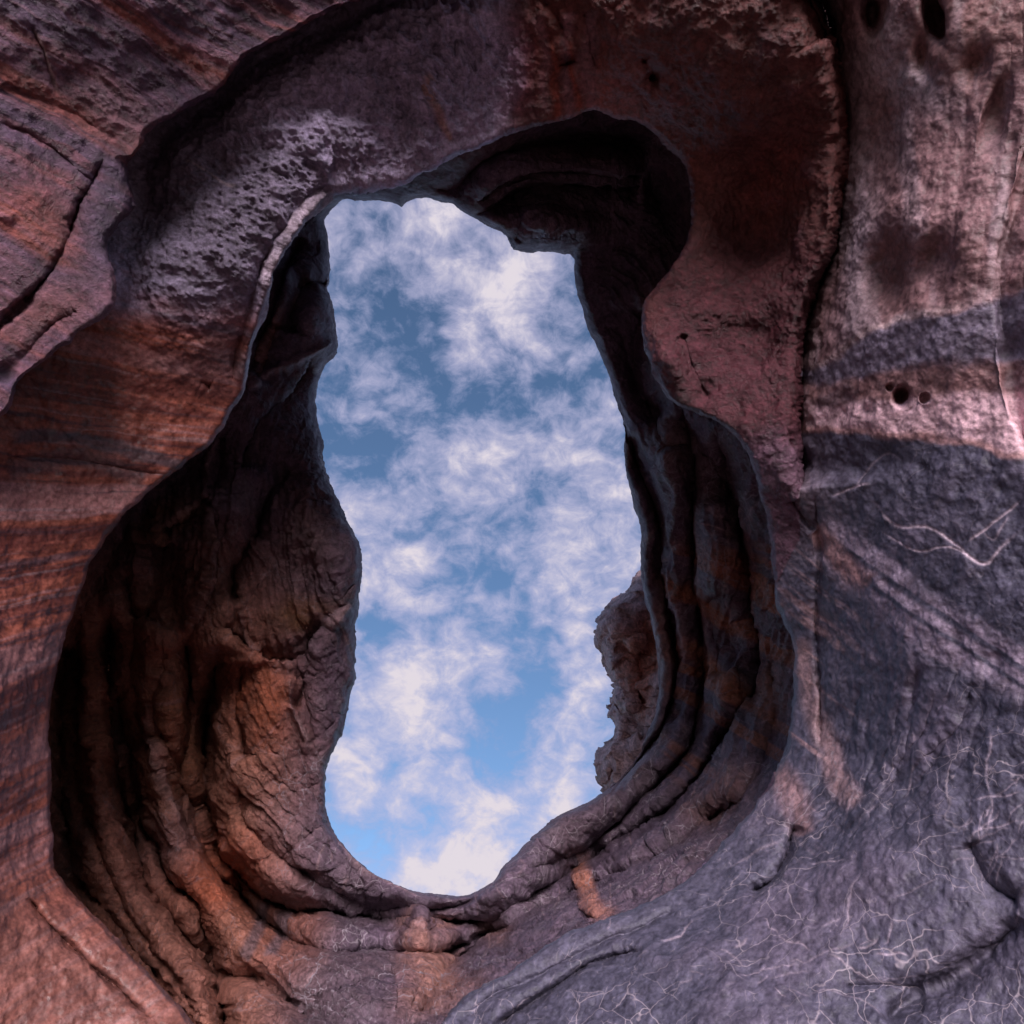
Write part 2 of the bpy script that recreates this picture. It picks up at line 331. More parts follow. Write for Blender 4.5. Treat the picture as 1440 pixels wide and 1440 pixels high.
F.blob(135,1000,16,110,-.45,-4); F.blob(232,1020,26,130,-.4,-4); F.blob(250,820,20,60,.4)
# ledges under the top arch
F.step([(905,243),(847,240),(784,237),(739,238),(697,257),(668,284)][::-1], .35, 24, .18, 26, wob=3)
F.step([(902,259),(847,257),(784,254),(739,257),(713,270),(680,290)][::-1], .6, 30, .1, 12, wob=3)
F.blob(770,315,70,24,-.55,8); F.groove([(705,265),(728,290),(726,340)], .14, 5); F.groove([(660,302),(700,290),(742,290),(800,300),(850,300)], .16, 5)
F.groove([(742,330),(790,326),(820,340)], .14, 5)
F.blob(880,330,60,60,.35); F.blob(930,280,26,70,.6,-20); F.blob(840,200,90,18,.5)
F.groove([(600,262),(640,262),(680,225),(740,205),(830,192),(900,196)], .3, 9)
# right side flutes
F.step([(858,560),(872,600),(892,650),(905,690),(915,720),(926,760)], -.2, 14)
F.groove([(905,560),(925,600),(945,640)], .3, 12)
F.rib([(885,605),(900,660),(915,700),(928,745),(932,800),(945,880),(952,925),(948,975),(935,1020),(900,1065),(850,1118)], .9)
F.step([(928,745),(938,800),(948,850),(957,905),(955,940),(947,985),(930,1030)], .25, 18, .15, 8)
F.rib([(960,570),(975,640),(980,700),(978,800),(984,870),(990,940),(985,1000),(960,1060),(915,1110),(860,1160),(800,1195),(740,1225)], .9)
F.rib([(1010,600),(1030,680),(1046,760),(1053,800),(1058,855),(1072,900),(1067,955),(1045,1005),(1010,1045),(990,1080),(950,1130),(880,1175),(820,1215),(770,1250),(720,1280)], 1.1)
F.groove([(1000,830),(1010,900),(1015,960)], .4, 22); F.groove([(1090,900),(1098,980),(1080,1060),(1040,1130),(990,1185)], .4, 16)
F.rib([(1045,1120),(1000,1150),(930,1205),(860,1236),(790,1262),(720,1300),(650,1345),(610,1400),(585,1440)], .9)
F.step([(958,570),(985,610),(1010,650),(1030,710)], .35, 20)
F.groove([(905,430),(890,500),(900,560),(940,590)], .5, 16)
F.groove([(860,440),(880,500),(895,560)], .15, 8)
F.blob(945,650,22,60,-.2,-20); F.blob(1035,900,22,60,.45,-10)
for P, h, wd in [([(460,1180),(470,1240),(455,1280)],.1,4),([(540,1250),(545,1290)],.06,4),([(520,1300),(600,1310),(640,1300),(690,1290)],.14,6),
  ([(400,1330),(470,1345),(560,1340),(640,1330)],.10,7),([(560,1300),(555,1360),(560,1440)],.05,4),([(640,1262),(655,1290),(640,1330)],.07,5),
  ([(430,1440),(480,1400),(560,1395),(620,1400)],.1,7),([(760,1175),(770,1215),(800,1230)],.05,4),([(900,1160),(915,1190),(935,1200)],.06,4),
  ([(470,1150),(440,1170),(400,1200),(350,1215)],.06,5),([(450,1100),(420,1110),(380,1090)],.06,5)]:
    F.groove(P, h, wd)
F.rib([(322,1225),(350,1270),(400,1308),(460,1340),(540,1338),(610,1345),(660,1322),(720,1292)], .8, 4)
F.rib([(335,1095),(348,1150),(388,1202),(440,1238),(500,1262),(560,1274),(620,1277),(680,1262)], .35, 4)
F.rib([(118,880),(112,980),(118,1090),(140,1190),(180,1275),(240,1360),(275,1430)], .5, 4)
F.rib([(345,925),(338,1000),(345,1070)], .3, 4); F.rib([(230,900),(226,980),(232,1060),(248,1130),(275,1200)], .35, 4)
rc = np.random.RandomState(21)
for q in range(60):
    if q % 3: x, y, a = rc.uniform(430, 1040), rc.uniform(1120, 1400), rc.choice([1.4, 1.7, .2, -.5])
    else: x, y, a = rc.uniform(180, 480), rc.uniform(640, 1150), rc.choice([.3, -.4, 1.5])
    Q = [(x, y)]
    for k_ in range(rc.randint(2, 6)): a += rc.uniform(-.5, .5); x += 14*math.cos(a); y += 14*math.sin(a); Q.append((x, y))
    F.groove(Q, rc.uniform(.03, .09), rc.uniform(1.8, 3), 3, .3)
# chipped orange flake on the lower ring
F.step([(808,1195),(812,1235),(822,1280),(850,1300)], .12, 16); F.blob(826,1250,12,40,-.14,-15)
RIDGES = [[(320,575),(309,600),(293,650),(290,700),(300,750),(297,811),(281,858),(264,905)],[(345,546),(380,522),(411,508),(440,494),(472,476)],[(405,950),(412,1000),(428,1040),(432,1062)],
 [(440,900),(470,872),(492,850)],[(215,752),(250,728),(292,700)],[(338,860),(350,900),(372,915)],[(162,900),(163,960),(168,1020),(180,1090)],[(215,980),(216,1040),(230,1110),(262,1190)],
 [(911,700),(921,750),(926,800),(930,870),(939,930),(932,1000),(906,1045)],[(942,790),(954,845),(963,905),(959,945),(946,990),(915,1040)],[(988,700),(988,800),(996,880),(1000,940),(992,1000)],
 [(1046,690),(1062,790),(1066,850),(1080,905),(1076,960),(1050,1012),(1015,1055)],[(470,1165),(500,1215),(545,1240),(600,1262)]]
for i, P in enumerate(RIDGES): F.groove(P, -.16, 4.5, 4, .15)
F.lip(HOLE, 12, .4, .035, wob=3, keep=60, fine=4)
sigF = F.sig
# ------------------------------------------------------------------ near rock: ceiling, left slab, right wall
axn = axis(-160, 1800, -12, 1452, STEP); ayn = axis(-110, 1850, -12, 1452, STEP)
NC = [(345,540,7.2),(190,710,6.4),(100,850,5.9),(70,1000,5.6),(75,1200,5.2),(150,1305,4.9),(270,1440,4.5),(0,700,5.0),(0,1000,4.4),(0,1250,4.1),(0,1440,3.7),(120,560,6.0),(0,560,5.2),
 (170,440,6.05),(220,300,6.1),(400,130,6.05),(600,20,6.05),(300,400,6.2),(450,230,6.15),(400,345,6.3),(470,268,6.5),(560,258,6.5),(640,215,6.5),(840,155,6.6),(700,60,6.3),(960,225,6.9),
 (900,60,5.6),(1050,150,5.6),(1000,300,6.3),(1100,350,6.2),(1050,420,6.4),(1060,500,6.6),(1000,490,6.7),(1150,200,5.8),(945,500,6.7),(1050,590,6.3),(905,440,7.2),(100,200,6.6),(0,0,5.5),
 (1210,100,5.0),(1250,300,4.7),(1400,100,4.0),(1440,400,3.7),(1200,500,5.2),(1140,600,5.8),(1300,600,4.5),(1440,700,3.6),(1090,760,6.6),(1120,905,6.6),(1250,850,4.9),(1440,950,3.3),
 (1100,1080,6.3),(1000,1210,5.8),(800,1310,5.3),(640,1430,4.7),(1200,1150,4.5),(1440,1250,2.8),(1000,1350,4.1),(1250,1400,3.0),(800,1440,4.1),
 (-700,600,2.6),(-700,1500,1.6),(2100,700,1.6),(2100,-600,3.0),(-600,-600,4.8),(700,-700,5.8),(2100,2000,1.0),(700,2100,1.6),(-600,2100,1.2)]
NC = [(a, b, 5.9+(z-5.9)*.62) for a, b, z in NC]
NS = Sheet(axn, ayn, NC)
WG = [(1130,-60),(1150,0),(1172,60),(1182,150),(1184,250),(1175,330),(1150,400),(1130,460),(1125,520),(1122,600),(1124,645),(1128,690)]
NS.step(WG[::-1], .5, 60, .07, 40, ends=.04, wob=4)
NS.groove(WG, .55, 6, ends=.05)
NS.groove([(1130,-20),(1150,30),(1163,60)], .5, 12)
NS.blob(1065,310,78,110,.5,12,1.2); NS.blob(1060,470,75,45,.12,0,1.0); NS.blob(1010,440,90,18,-.05,10)
NS.groove([(958,470),(975,520),(1000,560)], .12, 10); NS.blob(940,500,22,50,-.2,-25)
# right hand column leaning in at the frame edge
NS.step([(1432,240),(1420,290),(1404,350),(1400,430),(1418,520),(1432,600),(1445,660)][::-1], -.0, 10)
NS.step([(1455,180),(1424,290),(1404,350),(1400,430),(1416,520),(1430,600),(1455,690)][::-1], .12, 22, .0, 24, soft=7)
for x, y, rx, ry, h, r in [(801,89,11,7,.6,-20),(918,109,8,9,.6,0),(908,85,5,6,.4,0),(1228,18,13,26,.3,5),(1318,28,15,32,.3,-15),(1267,558,9,11,.22,20),
  (1245,210,28,80,.10,6),(1250,385,36,52,.20,10),(1312,372,26,44,.12,15),(1300,80,14,30,.1,0),(1375,95,22,30,.08,20),(1400,160,14,50,.08,15),(1160,985,5,30,.02,0),
  (1290,970,10,30,.06,10),(1240,130,30,40,.03,0),(1300,560,5,4,.06,0),(1250,545,4,4,.06,0)]:
    NS.blob(x, y, rx, ry, h*1.2, r, 1.5)
for P, h, wd in [([(1150,690),(1150,780),(1148,850),(1151,930),(1154,1000),(1150,1060)],.10,3.5),([(690,1445),(740,1415),(780,1390),(822,1360),(860,1345),(905,1336)],.20,7),
  ([(640,1445),(700,1395),(760,1370),(830,1335),(900,1305),(960,1275)],.09,9),([(1052,1257),(1085,1236),(1105,1200),(1119,1160)],.22,6),
  ([(40,1262),(70,1300),(120,1350),(165,1390),(215,1440)],.12,4),([(0,460),(50,405),(95,350)],.02,4),([(1115,700),(1130,730),(1148,745)],.1,5),
  ([(560,180),(600,130),(640,90),(700,60)],.08,8),([(820,15),(830,60),(840,100)],.06,5),([(770,0),(790,40),(800,60)],.06,4),([(860,0),(870,40),(868,70)],.05,4),
  ([(1240,1440),(1290,1400),(1340,1375),(1400,1330),(1440,1290)],.16,16),([(1360,1180),(1390,1240),(1440,1270)],.1,12),([(1180,1390),(1240,1385),(1300,1392)],.06,14),
  ([(640,1010),(660,1020)],.0,4),([(0,640),(120,650),(200,665),(235,670)],.04,4),([(282,536),(300,545)],.05,5)]:
    NS.groove(P, h, wd)
for i in range(16):                                          # flowing furrows where the right wall sweeps down
    t = i/15; x0 = 1180+t*240; y0 = 1000+40*math.sin(i*2.1)-t*60
    NS.groove([(x0,y0),(x0-25-10*t,y0+90),(x0-75-30*t,y0+165),(x0-150-20*t,y0+225)], .02+.02*((i*7) % 5)/4, 9)
for i in range(11):                                          # furrows on the ceiling brow
    x0 = 1195+i*22
    NS.groove([(x0+10,40+((i*37) % 90)),(x0+4,180+((i*53) % 60)),(x0-8,320),(x0-22,430)], .006+.014*((i*5) % 4)/3, 11)
dD, sD, _ = poly_dist(NS.X, NS.Y, smooth_poly(EDGE_D, step=16))
underD = inside(NS.X, NS.Y, np.array(list(smooth_poly(EDGE_D, step=16))+[(-2000,-2000)]))
sgD = np.where(underD, -dD, dD)
NS.z += (.6*np.exp(-((sgD-12)/32)**2)).astype(F32)*sst(150, 300, NS.X+0.0*NS.Y)*sst(520, 380, NS.Y)   # recess under the overhang
NS.groove([(338,545),(346,490),(362,440),(378,385),(399,340),(427,300),(464,262)], -.10, 4, 1, .1)
NS.groove([(325,545),(332,490),(348,440),(364,385),(385,340),(412,300)], .10, 7, 3, .15)
F.groove([(410,372),(398,420),(384,455),(365,495),(349,535)], -.35, 5, 2)
NS.lip(EDGE_N, 7, .14, .022, wob=5, keep=95, fine=5)
sigN = NS.sig
# ------------------------------------------------------------------ overhang, top left
axd = axis(-170, 1100, -12, 640, STEP); ayd = axis(-120, 900, -12, 640, STEP)
DC = [(0,0,4.4),(0,300,4.7),(0,580,4.85),(150,430,5.25),(190,260,5.6),(300,128,5.7),(80,400,5.1),(450,25,5.7),(560,-20,5.4),(250,0,5.1),(100,150,5.1),(-700,-300,4.2),(400,-700,5.2),(-900,700,3.2),(900,-300,5.4)]
DC = [(a, b, 5.15+(z-5.15)*.62) for a, b, z in DC]
D = Sheet(axd, ayd, DC)
D.groove([(-40,480),(0,455),(30,430),(62,395),(85,360),(108,310),(125,265),(147,222)], .14, 4, 6)
D.groove([(188,218),(183,300),(168,330),(150,372)], .12, 12)
for P, h, wd in [([(40,30),(60,70),(75,110),(82,140)],.03,3),([(0,170),(60,200),(130,260)],.04,6),([(0,120),(80,150),(170,200)],.03,8),([(100,440),(60,470),(0,540)],.05,10),([(95,445),(108,436)],.05,5)]:
    D.groove(P, h, wd)
D.blob(235,235,18,30,.25)
D.lip(list(map(tuple, EDGE_D))+[(2500,-900),(2500,2500),(-900,2500)], 7, .12, .016, wob=4, keep=110, fine=6)
# ------------------------------------------------------------------ F: close up behind the near rock
zN_at = tps(NC, F.X, F.Y)
ins = inside(F.X, F.Y, smooth_poly(EDGE_N, True)); dN, _, _ = poly_dist(F.X, F.Y, smooth_poly(EDGE_N, True, 16), True)
behind = np.where(ins, 0, dN)
k = sst(30, 110, behind); F.z = F.z*(1-k)+(zN_at+1.0)*k
# ------------------------------------------------------------------ displacement + stone colours
def rough_up(S, amp, big):
    P = S.points(); n = S.normals(P)
    x, y, z = P[..., 0], P[..., 1], P[..., 2]
    d = big*fbm(x*.9, y*.9, z*.9, 3)*1.0
    d = d+amp*(.55*fbm(x*5, y*5, z*5, 5, .58)+.45*fbm(x*9+4, y*9, z*9, 4, .6, True))
    # edges keep their traced outline: fade the large swell there
    return P, n, d
grey = (.150,.130,.160); 
def save(S, P, n, d, sgn):
    return P+n*(d*sgn)[..., None]
def lines_map(S, lines):
    """thin mineral veins as a raster of the sheet's own grid"""
    o = np.zeros(S.X.shape, F32)
    for P, wd, a in lines:
        Q = smooth_poly(P, step=6); sl = S._win(Q, 14)
        if (sl[0].stop-sl[0].start) < 3 or (sl[1].stop-sl[1].start) < 3: continue
        d, _, t = poly_dist(S.X[sl]+S.w[0][sl]*6, S.Y[sl]+S.w[1][sl]*6, Q)
        o[sl] = np.maximum(o[sl], a*np.exp(-(d/wd)**2)*(sst(0, .25, t)*sst(0, .25, 1-t)))
    return o
def crawl(x, y, ang, n, ln, turn, r):
    P = [(x, y)]
    for _ in range(n):
        ang += r.uniform(-turn, turn); x += math.cos(ang)*ln*r.uniform(.5, 1.4); y += math.sin(ang)*ln*r.uniform(.5, 1.4); P.append((x, y))
    return P
def blobm(X, Y, x, y, rx, ry, rot=0, p=1.0):
    c, s_ = math.cos(math.radians(rot)), math.sin(math.radians(rot))
    q = (((X-x)*c+(Y-y)*s_)/rx)**2+((-(X-x)*s_+(Y-y)*c)/ry)**2
    return np.exp(-q**p).astype(F32)
def band(X, Y, P, wd, soft=.4):
    d, _, t = poly_dist(X, Y, smooth_poly(P, step=14)); return (1-sst(wd*(1-soft), wd*(1+soft), d)).astype(F32)*sst(0, .1, t)*sst(0, .1, 1-t)
OR = (.31,.115,.085); ORD = (.17,.06,.05); PINK = (.40,.225,.22); GREY = (.155,.130,.180); DARK = (.055,.042,.058); PALE = (.38,.31,.33); BROWN = (.13,.07,.062); BLUE = (.070,.068,.094)
# near
X, Y = NS.X, NS.Y; WX, WY = X+NS.w[0]*22, Y+NS.w[1]*22
P, n, d = rough_up(NS, 1, 0)
x3, y3, z3 = P[..., 0], P[..., 1], P[..., 2]
f1 = fbm(x3*1.3, y3*1.3, z3*1.3, 5, .6); f2 = fbm(x3*4, y3*4, z3*4+9, 5, .6); f3 = fbm(x3*14, y3*14, z3*14, 3, .6)
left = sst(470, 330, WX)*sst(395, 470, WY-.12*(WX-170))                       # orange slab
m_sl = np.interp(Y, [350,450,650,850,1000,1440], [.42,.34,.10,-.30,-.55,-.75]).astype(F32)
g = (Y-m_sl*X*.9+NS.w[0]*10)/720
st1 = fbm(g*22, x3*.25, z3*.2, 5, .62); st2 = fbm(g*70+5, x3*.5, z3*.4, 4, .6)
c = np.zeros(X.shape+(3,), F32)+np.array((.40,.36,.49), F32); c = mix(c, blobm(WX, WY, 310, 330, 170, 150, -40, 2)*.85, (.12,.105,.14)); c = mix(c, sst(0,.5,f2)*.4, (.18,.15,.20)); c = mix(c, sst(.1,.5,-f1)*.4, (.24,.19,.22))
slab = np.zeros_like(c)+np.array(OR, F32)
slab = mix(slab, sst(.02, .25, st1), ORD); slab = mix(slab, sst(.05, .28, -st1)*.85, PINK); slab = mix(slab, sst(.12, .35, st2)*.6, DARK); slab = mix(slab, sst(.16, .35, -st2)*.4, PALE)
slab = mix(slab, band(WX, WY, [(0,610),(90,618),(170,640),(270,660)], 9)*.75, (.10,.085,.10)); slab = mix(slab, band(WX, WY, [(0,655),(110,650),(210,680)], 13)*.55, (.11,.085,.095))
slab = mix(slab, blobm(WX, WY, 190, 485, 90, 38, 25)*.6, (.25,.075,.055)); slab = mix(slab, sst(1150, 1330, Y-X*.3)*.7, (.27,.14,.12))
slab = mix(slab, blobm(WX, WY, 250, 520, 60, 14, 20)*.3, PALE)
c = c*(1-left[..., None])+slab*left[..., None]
right0 = (X > 1175).astype(F32)
top = sst(690, 760, WX)*np.maximum(sst(700, 640, WY), (X > 1000))                  # brown ceiling right of the arch
br = mix(np.zeros_like(c)+np.array(BROWN, F32), sst(0, .5, f1), (.17,.075,.062)); br = mix(br, sst(.1, .5, f2)*.2, GREY)
br = mix(br, blobm(WX, WY, 860, 140, 60, 55)*.85, (.36,.235,.22)); br = mix(br, blobm(WX, WY, 950, 250, 60, 70, 30)*.5, (.25,.13,.10))
for xs, a in [(782,.8),(810,.9),(738,.4),(848,.35)]:
    br = mix(br, band(WX*1.0, WY, [(xs-6,60),(xs,110),(xs-4,175)], 5, .6)*a, (.30,.12,.085))
for xs in (760, 796, 826, 700):
    br = mix(br, band(WX, WY, [(xs,20),(xs+4,80),(xs+2,170)], 7, .8)*.5, (.34,.27,.29))
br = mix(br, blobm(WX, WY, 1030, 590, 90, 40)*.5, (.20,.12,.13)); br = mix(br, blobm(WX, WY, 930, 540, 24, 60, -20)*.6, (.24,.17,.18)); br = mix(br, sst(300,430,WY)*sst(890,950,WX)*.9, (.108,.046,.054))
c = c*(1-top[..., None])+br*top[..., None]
c = mix(c, band(WX, WY, [(590,105),(612,150),(640,208)], 4, .8)*.8, (.36,.23,.21)); c = mix(c, band(WX, WY, [(265,232),(300,252),(330,265)], 2.5, .8)*.6, PALE)
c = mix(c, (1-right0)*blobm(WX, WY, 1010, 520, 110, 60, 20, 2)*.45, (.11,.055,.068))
c = mix(c, band(WX, WY, [(343,542),(352,490),(368,440),(384,385),(405,340),(432,302),(470,268)], 7, .6)*.8, (.36,.31,.36)); c = mix(c, blobm(WX, WY, 320, 500, 40, 24, 30)*.5, (.30,.25,.28))
# right wall
_, sw, _ = poly_dist(X, Y, smooth_poly(WG+[(1060,900),(1110,1100),(1000,1240),(800,1340),(600,1480)], step=16)); 
right = ((X > 1190) | inside(X, Y, np.array(WG+[(1120,760),(1060,900),(1090,1100),(980,1220),(800,1300),(600,1420),(500,2400),(2500,2400),(2500,-900),(1100,-900)], float))).astype(F32)
rw = np.zeros_like(c)+np.array((.215,.135,.14), F32)
rw = mix(rw, sst(-.1, .5, f1)*.7, (.20,.115,.105)); rw = mix(rw, sst(.0, .5, fbm(X/26, Y/150, 0*X, 4))*.5, PALE); rw = mix(rw, blobm(WX, WY, 1215, 300, 30, 200, 4)*.7, (.42,.36,.40)); rw = mix(rw, blobm(WX, WY, 1270, 110, 60, 26, 30)*.7, (.46,.41,.44))
rw = mix(rw, blobm(WX, WY, 1250, 390, 40, 60, 10, 1.5)*.6, (.13,.07,.065)); rw = mix(rw, blobm(WX, WY, 1240, 230, 22, 70, 5)*.5, (.17,.09,.085))
yb = WY-.0*X
def arch(y0, sl_, bend): return WY-(y0+sl_*(X-1150)+bend*np.clip((1300-X)/150, 0, 1)**2)
a1 = arch(462, -.18, 45); rw = mix(rw, sst(-4, 8, a1+f2*14), (.165,.145,.185))
rw = mix(rw, blobm(X, a1, 1240, 0, 140, 5)*.8*sst(1400,1330,X), (.46,.36,.36))
a2 = arch(515, -.03, 15); rw = mix(rw, sst(-8, 12, a2+f2*16)*.8, (.25,.145,.135)); rw = mix(rw, sst(0,.35,f2)*sst(-8,12,a2)*.6, (.15,.12,.14))
a3 = arch(562, -.04, 6); rw = mix(rw, sst(-7, 9, a3+f2*8), (.62,.45,.48))
a4 = arch(612, .09, 0); rw = mix(rw, sst(-16, -4, a4+f2*6)*.6, (.42,.24,.21)); rw = mix(rw, sst(-5, 5, a4+f2*9), BLUE)
low = sst(-5, 5, a4)
rw = mix(rw, low*sst(0, .5, f1)*.5, (.13,.11,.145)); 
dg = (Y-.68*X)/720; rw = mix(rw, band(WX, WY, [(1140,740),(1190,780),(1270,850),(1340,900),(1440,945),(1560,990)], 34, .6)*.8*low*sst(-.5,.2,fbm(dg*60, 0*X, 0*X+4, 3)), (.33,.28,.34))
dg = (Y-.68*X)/720; rw = mix(rw, band(WX, WY, [(1146,745),(1180,790),(1225,832)], 15, .5)*.8, (.27,.165,.16))
dg = (Y-.75*X)/720; rw = mix(rw, sst(.1, .5, fbm(dg*55, f1, 0*X, 4, .6))*blobm(WX, WY, 1140, 960, 60, 170, 0)*.9, (.36,.25,.25))
rw = mix(rw, band(WX, WY, [(1130,900),(1150,1010),(1175,1090),(1210,1150)], 14, .8)*.6, (.36,.25,.25)); rw = mix(rw, band(WX, WY, [(1080,1090),(1120,1130),(1130,1180)], 16, .8)*.5, (.30,.19,.18))
rw = mix(rw, blobm(WX, WY, 1100, 700, 60, 60)*.5*low, (.24,.18,.19)); rw = mix(rw, blobm(WX, WY, 1400, 1330, 130, 90, -30)*.5, (.10,.09,.12))
rw = mix(rw, sst(.2,.6,fbm(X/9, Y/60, 0*X+3, 3))*low*.35, (.09,.085,.12))
c = c*(1-right[..., None])+rw*right[..., None]
r = np.random.RandomState(3); V = []
for q in range(22): V.append((crawl(r.uniform(1000,1440), r.uniform(1060,1440), r.uniform(-1.2,-.3), r.randint(4,10), 13, .35, r), r.uniform(.7,1.4), r.uniform(.15,.7)))
for q in range(22): V.append((crawl(r.normal(1130,110), r.normal(1335,22), r.uniform(-.4,.7), r.randint(3,8), 10, .55, r), r.uniform(.6,1.5), r.uniform(.2,.8)))
for q in range(26): V.append((crawl(r.normal(1400,40), r.normal(1180,70), r.uniform(-1.4,-.4), r.randint(3,8), 10, .6, r), r.uniform(.6,1.6), r.uniform(.2,.8)))
for q in range(8): V.append((crawl(r.uniform(740,1100), 1440-r.uniform(0,170), r.uniform(-.6,.2), r.randint(2,5), 10, .6, r), r.uniform(.6,1.2), r.uniform(.15,.5)))
V += [([(1225,700),(1265,738),(1310,742),(1345,765),(1385,795),(1410,770),(1440,745)],2.0,1.5),([(1240,745),(1290,775),(1340,770),(1385,797)],1.4,1.3),([(1360,765),(1400,735),(1440,705)],1.5,1.3),
  ([(1170,700),(1200,685),(1225,680)],1.3,1.2),([(1200,690),(1240,640),(1270,650)],1.2,.5),([(1380,745),(1400,760),(1420,725)],1.5,.6),([(1200,900),(1190,885),(1160,910)],1,.4),
  ([(1290,1020),(1295,1060),(1280,1110),(1270,1130)],1.4,.7),([(1180,1060),(1200,1110),(1180,1170)],1.3,.4)]
V += [([(40,32),(62,62),(74,100),(84,130)],2,.0)]
veinN = np.clip(right*low*(.25+.75*sst(980,1150,Y+.2*(X-1000))), 0, 1)
c = mix(c, (1-right)*sst(1000,1040,X)*(X < 1200)*sst(585,650,Y+f2*30), (.135,.105,.135))
c = c*(1-(.40*(1-right)*(X < 1200)*sst(880,930,X)*sst(250,400,Y)*sst(640,590,Y))[..., None]*np.array((.92,1.08,1.0), F32)); c = c*(1-(1-right)*sst(690,760,X)[...]*(X < 1200))[..., None]+c*((1-right)*sst(690,760,X)*(X < 1200))[..., None]*np.array((1.12,.84,.90), F32)  # brown bulge painted darker: shade put into its stone colour
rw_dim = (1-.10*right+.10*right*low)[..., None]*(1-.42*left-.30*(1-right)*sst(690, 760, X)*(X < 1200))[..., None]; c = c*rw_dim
ve = lines_map(NS, V); c = mix(c, np.clip(ve*.65,0,1)*right, (.55,.47,.52))
NS.sf = 1/(1+np.exp(-sigN/8))
rg = .35+.5*blobm(WX, WY, 470, 200, 260, 130, -25, 2)+.2*blobm(WX,WY,280,400,120,120,0,2)+.25*top; rg = np.where(right > .5, .30, rg)*(1-.55*left); rg = np.clip(rg, .14, 1.3).astype(F32)
rough_px = rg
leather = fbm(x3*3.2+f1*.6, y3*3.2, z3*4.2, 5, .62, True)
amp = .028-.020*right-.018*left+.07*blobm(WX, WY, 470, 190, 250, 130, -25, 2)+.02*blobm(WX, WY, 290, 400, 110, 110, 0, 2)+.07*blobm(WX, WY, 620, 90, 120, 90, 0, 2)
scale_ = fbm(x3*9, y3*9, z3*12, 4, .6, True)
disp = amp*(leather+.45*scale_)+.05*f2*(1-.7*left)*(1-.6*right)+.012*f3+.08*f1-.004*ve+.005*fbm((X+.35*Y+NS.w[0]*40)/11, (Y+NS.w[1]*40)/50, 0*X, 4)*right
nearP = P-n*0
V_ = P-np.array([0,0,1.6],F32)
sgn = np.where((n*V_).sum(-1) > 0, -1, 1)[..., None]; n = n*np.sign(np.median(sgn))        # consistent: towards the viewer
fade = .5+.5*sst(2, 40, np.abs(sigN))
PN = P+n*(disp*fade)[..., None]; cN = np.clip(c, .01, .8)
fm = NS.rock[:-1, :-1] & NS.rock[1:, 1:] & NS.rock[:-1, 1:] & NS.rock[1:, :-1]
fr = right[:-1, :-1] > .5
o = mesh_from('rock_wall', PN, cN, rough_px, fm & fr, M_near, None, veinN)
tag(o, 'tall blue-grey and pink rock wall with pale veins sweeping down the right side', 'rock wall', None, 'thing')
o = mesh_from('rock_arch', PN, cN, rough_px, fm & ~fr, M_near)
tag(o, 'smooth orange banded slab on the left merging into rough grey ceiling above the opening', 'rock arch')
# overhang colours
X, Y = D.X, D.Y; WX, WY = X+D.w[0]*25, Y+D.w[1]*25
P, n, d = rough_up(D, 1, 0); x3, y3, z3 = P[..., 0], P[..., 1], P[..., 2]
f1 = fbm(x3*1.5, y3*1.5, z3*1.5, 5, .6); f2 = fbm(x3*4.5, y3*4.5, z3*4.5, 5, .62); f3 = fbm(x3*14, y3*14, z3*14, 3, .6)
g = (Y-.62*X+D.w[1]*16)/720; s1 = fbm(g*16, x3*.4, z3*.3, 5, .62); s2 = fbm(g*48, x3*.8, z3*.5, 4, .6)
c = np.zeros(X.shape+(3,), F32)+np.array((.17,.105,.12), F32)
c = mix(c, sst(0, .22, s1)*.85, (.27,.12,.09)); c = mix(c, sst(0, .22, -s1)*.8, (.10,.09,.13)); c = mix(c, sst(.12, .35, s2)*.4, (.36,.24,.26)); c = mix(c, sst(.12, .35, -s2)*.7, DARK)
c = mix(c, blobm(WX, WY, 170, 170, 90, 40, 35)*.6, (.32,.23,.23)); c = mix(c, blobm(WX, WY, 60, 300, 80, 50, 30)*.6, (.27,.11,.075)); c = mix(c, blobm(WX, WY, 60, 440, 80, 30, -20)*.6, (.34,.19,.16)); c = mix(c, blobm(WX, WY, 140, 380, 35, 60, 20)*.8, (.09,.09,.13)); c = mix(c, blobm(WX, WY, 150, 290, 25, 80, 15)*.8, (.10,.09,.125)); c = mix(c, blobm(WX, WY, 110, 430, 60, 30, -40)*.5, (.20,.11,.10))
c = mix(c, sst(.1, .5, f1)*.4, GREY)
c = c*np.array((1.05,.87,.97), F32)*(.72-.25*blobm(X, Y, 75, 400, 60, 190, 35, 2))[..., None]  # strip near the edge darkened in colour to offset the sun on it
ve = lines_map(D, [([(40,32),(62,62),(74,100),(84,132)], 1.8, 1), ([(100,100),(140,130),(190,165)], 1.2, .3)]); c = mix(c, ve*.7, (.5,.42,.42))
disp = .020*fbm(x3*3.4, y3*3.4, z3*3.4, 5, .6, True)+.026*f2+.008*f3+.08*f1+.012*s2
V_ = P-np.array([0,0,1.6],F32); n = n*np.sign(np.median(np.where((n*V_).sum(-1) > 0, -1, 1)))
PD = P+n*(disp*(.5+.5*sst(2, 40, np.abs(D.sig))))[..., None]
fm = D.rock[:-1, :-1] & D.rock[1:, 1:] & D.rock[:-1, 1:] & D.rock[1:, :-1]
o = mesh_from('rock_overhang', PD, np.clip(c, .01, .8), np.full(X.shape, .6, F32), fm, M_near)
tag(o, 'cracked purple-brown overhang above the black gap in the top left corner', 'rock overhang')
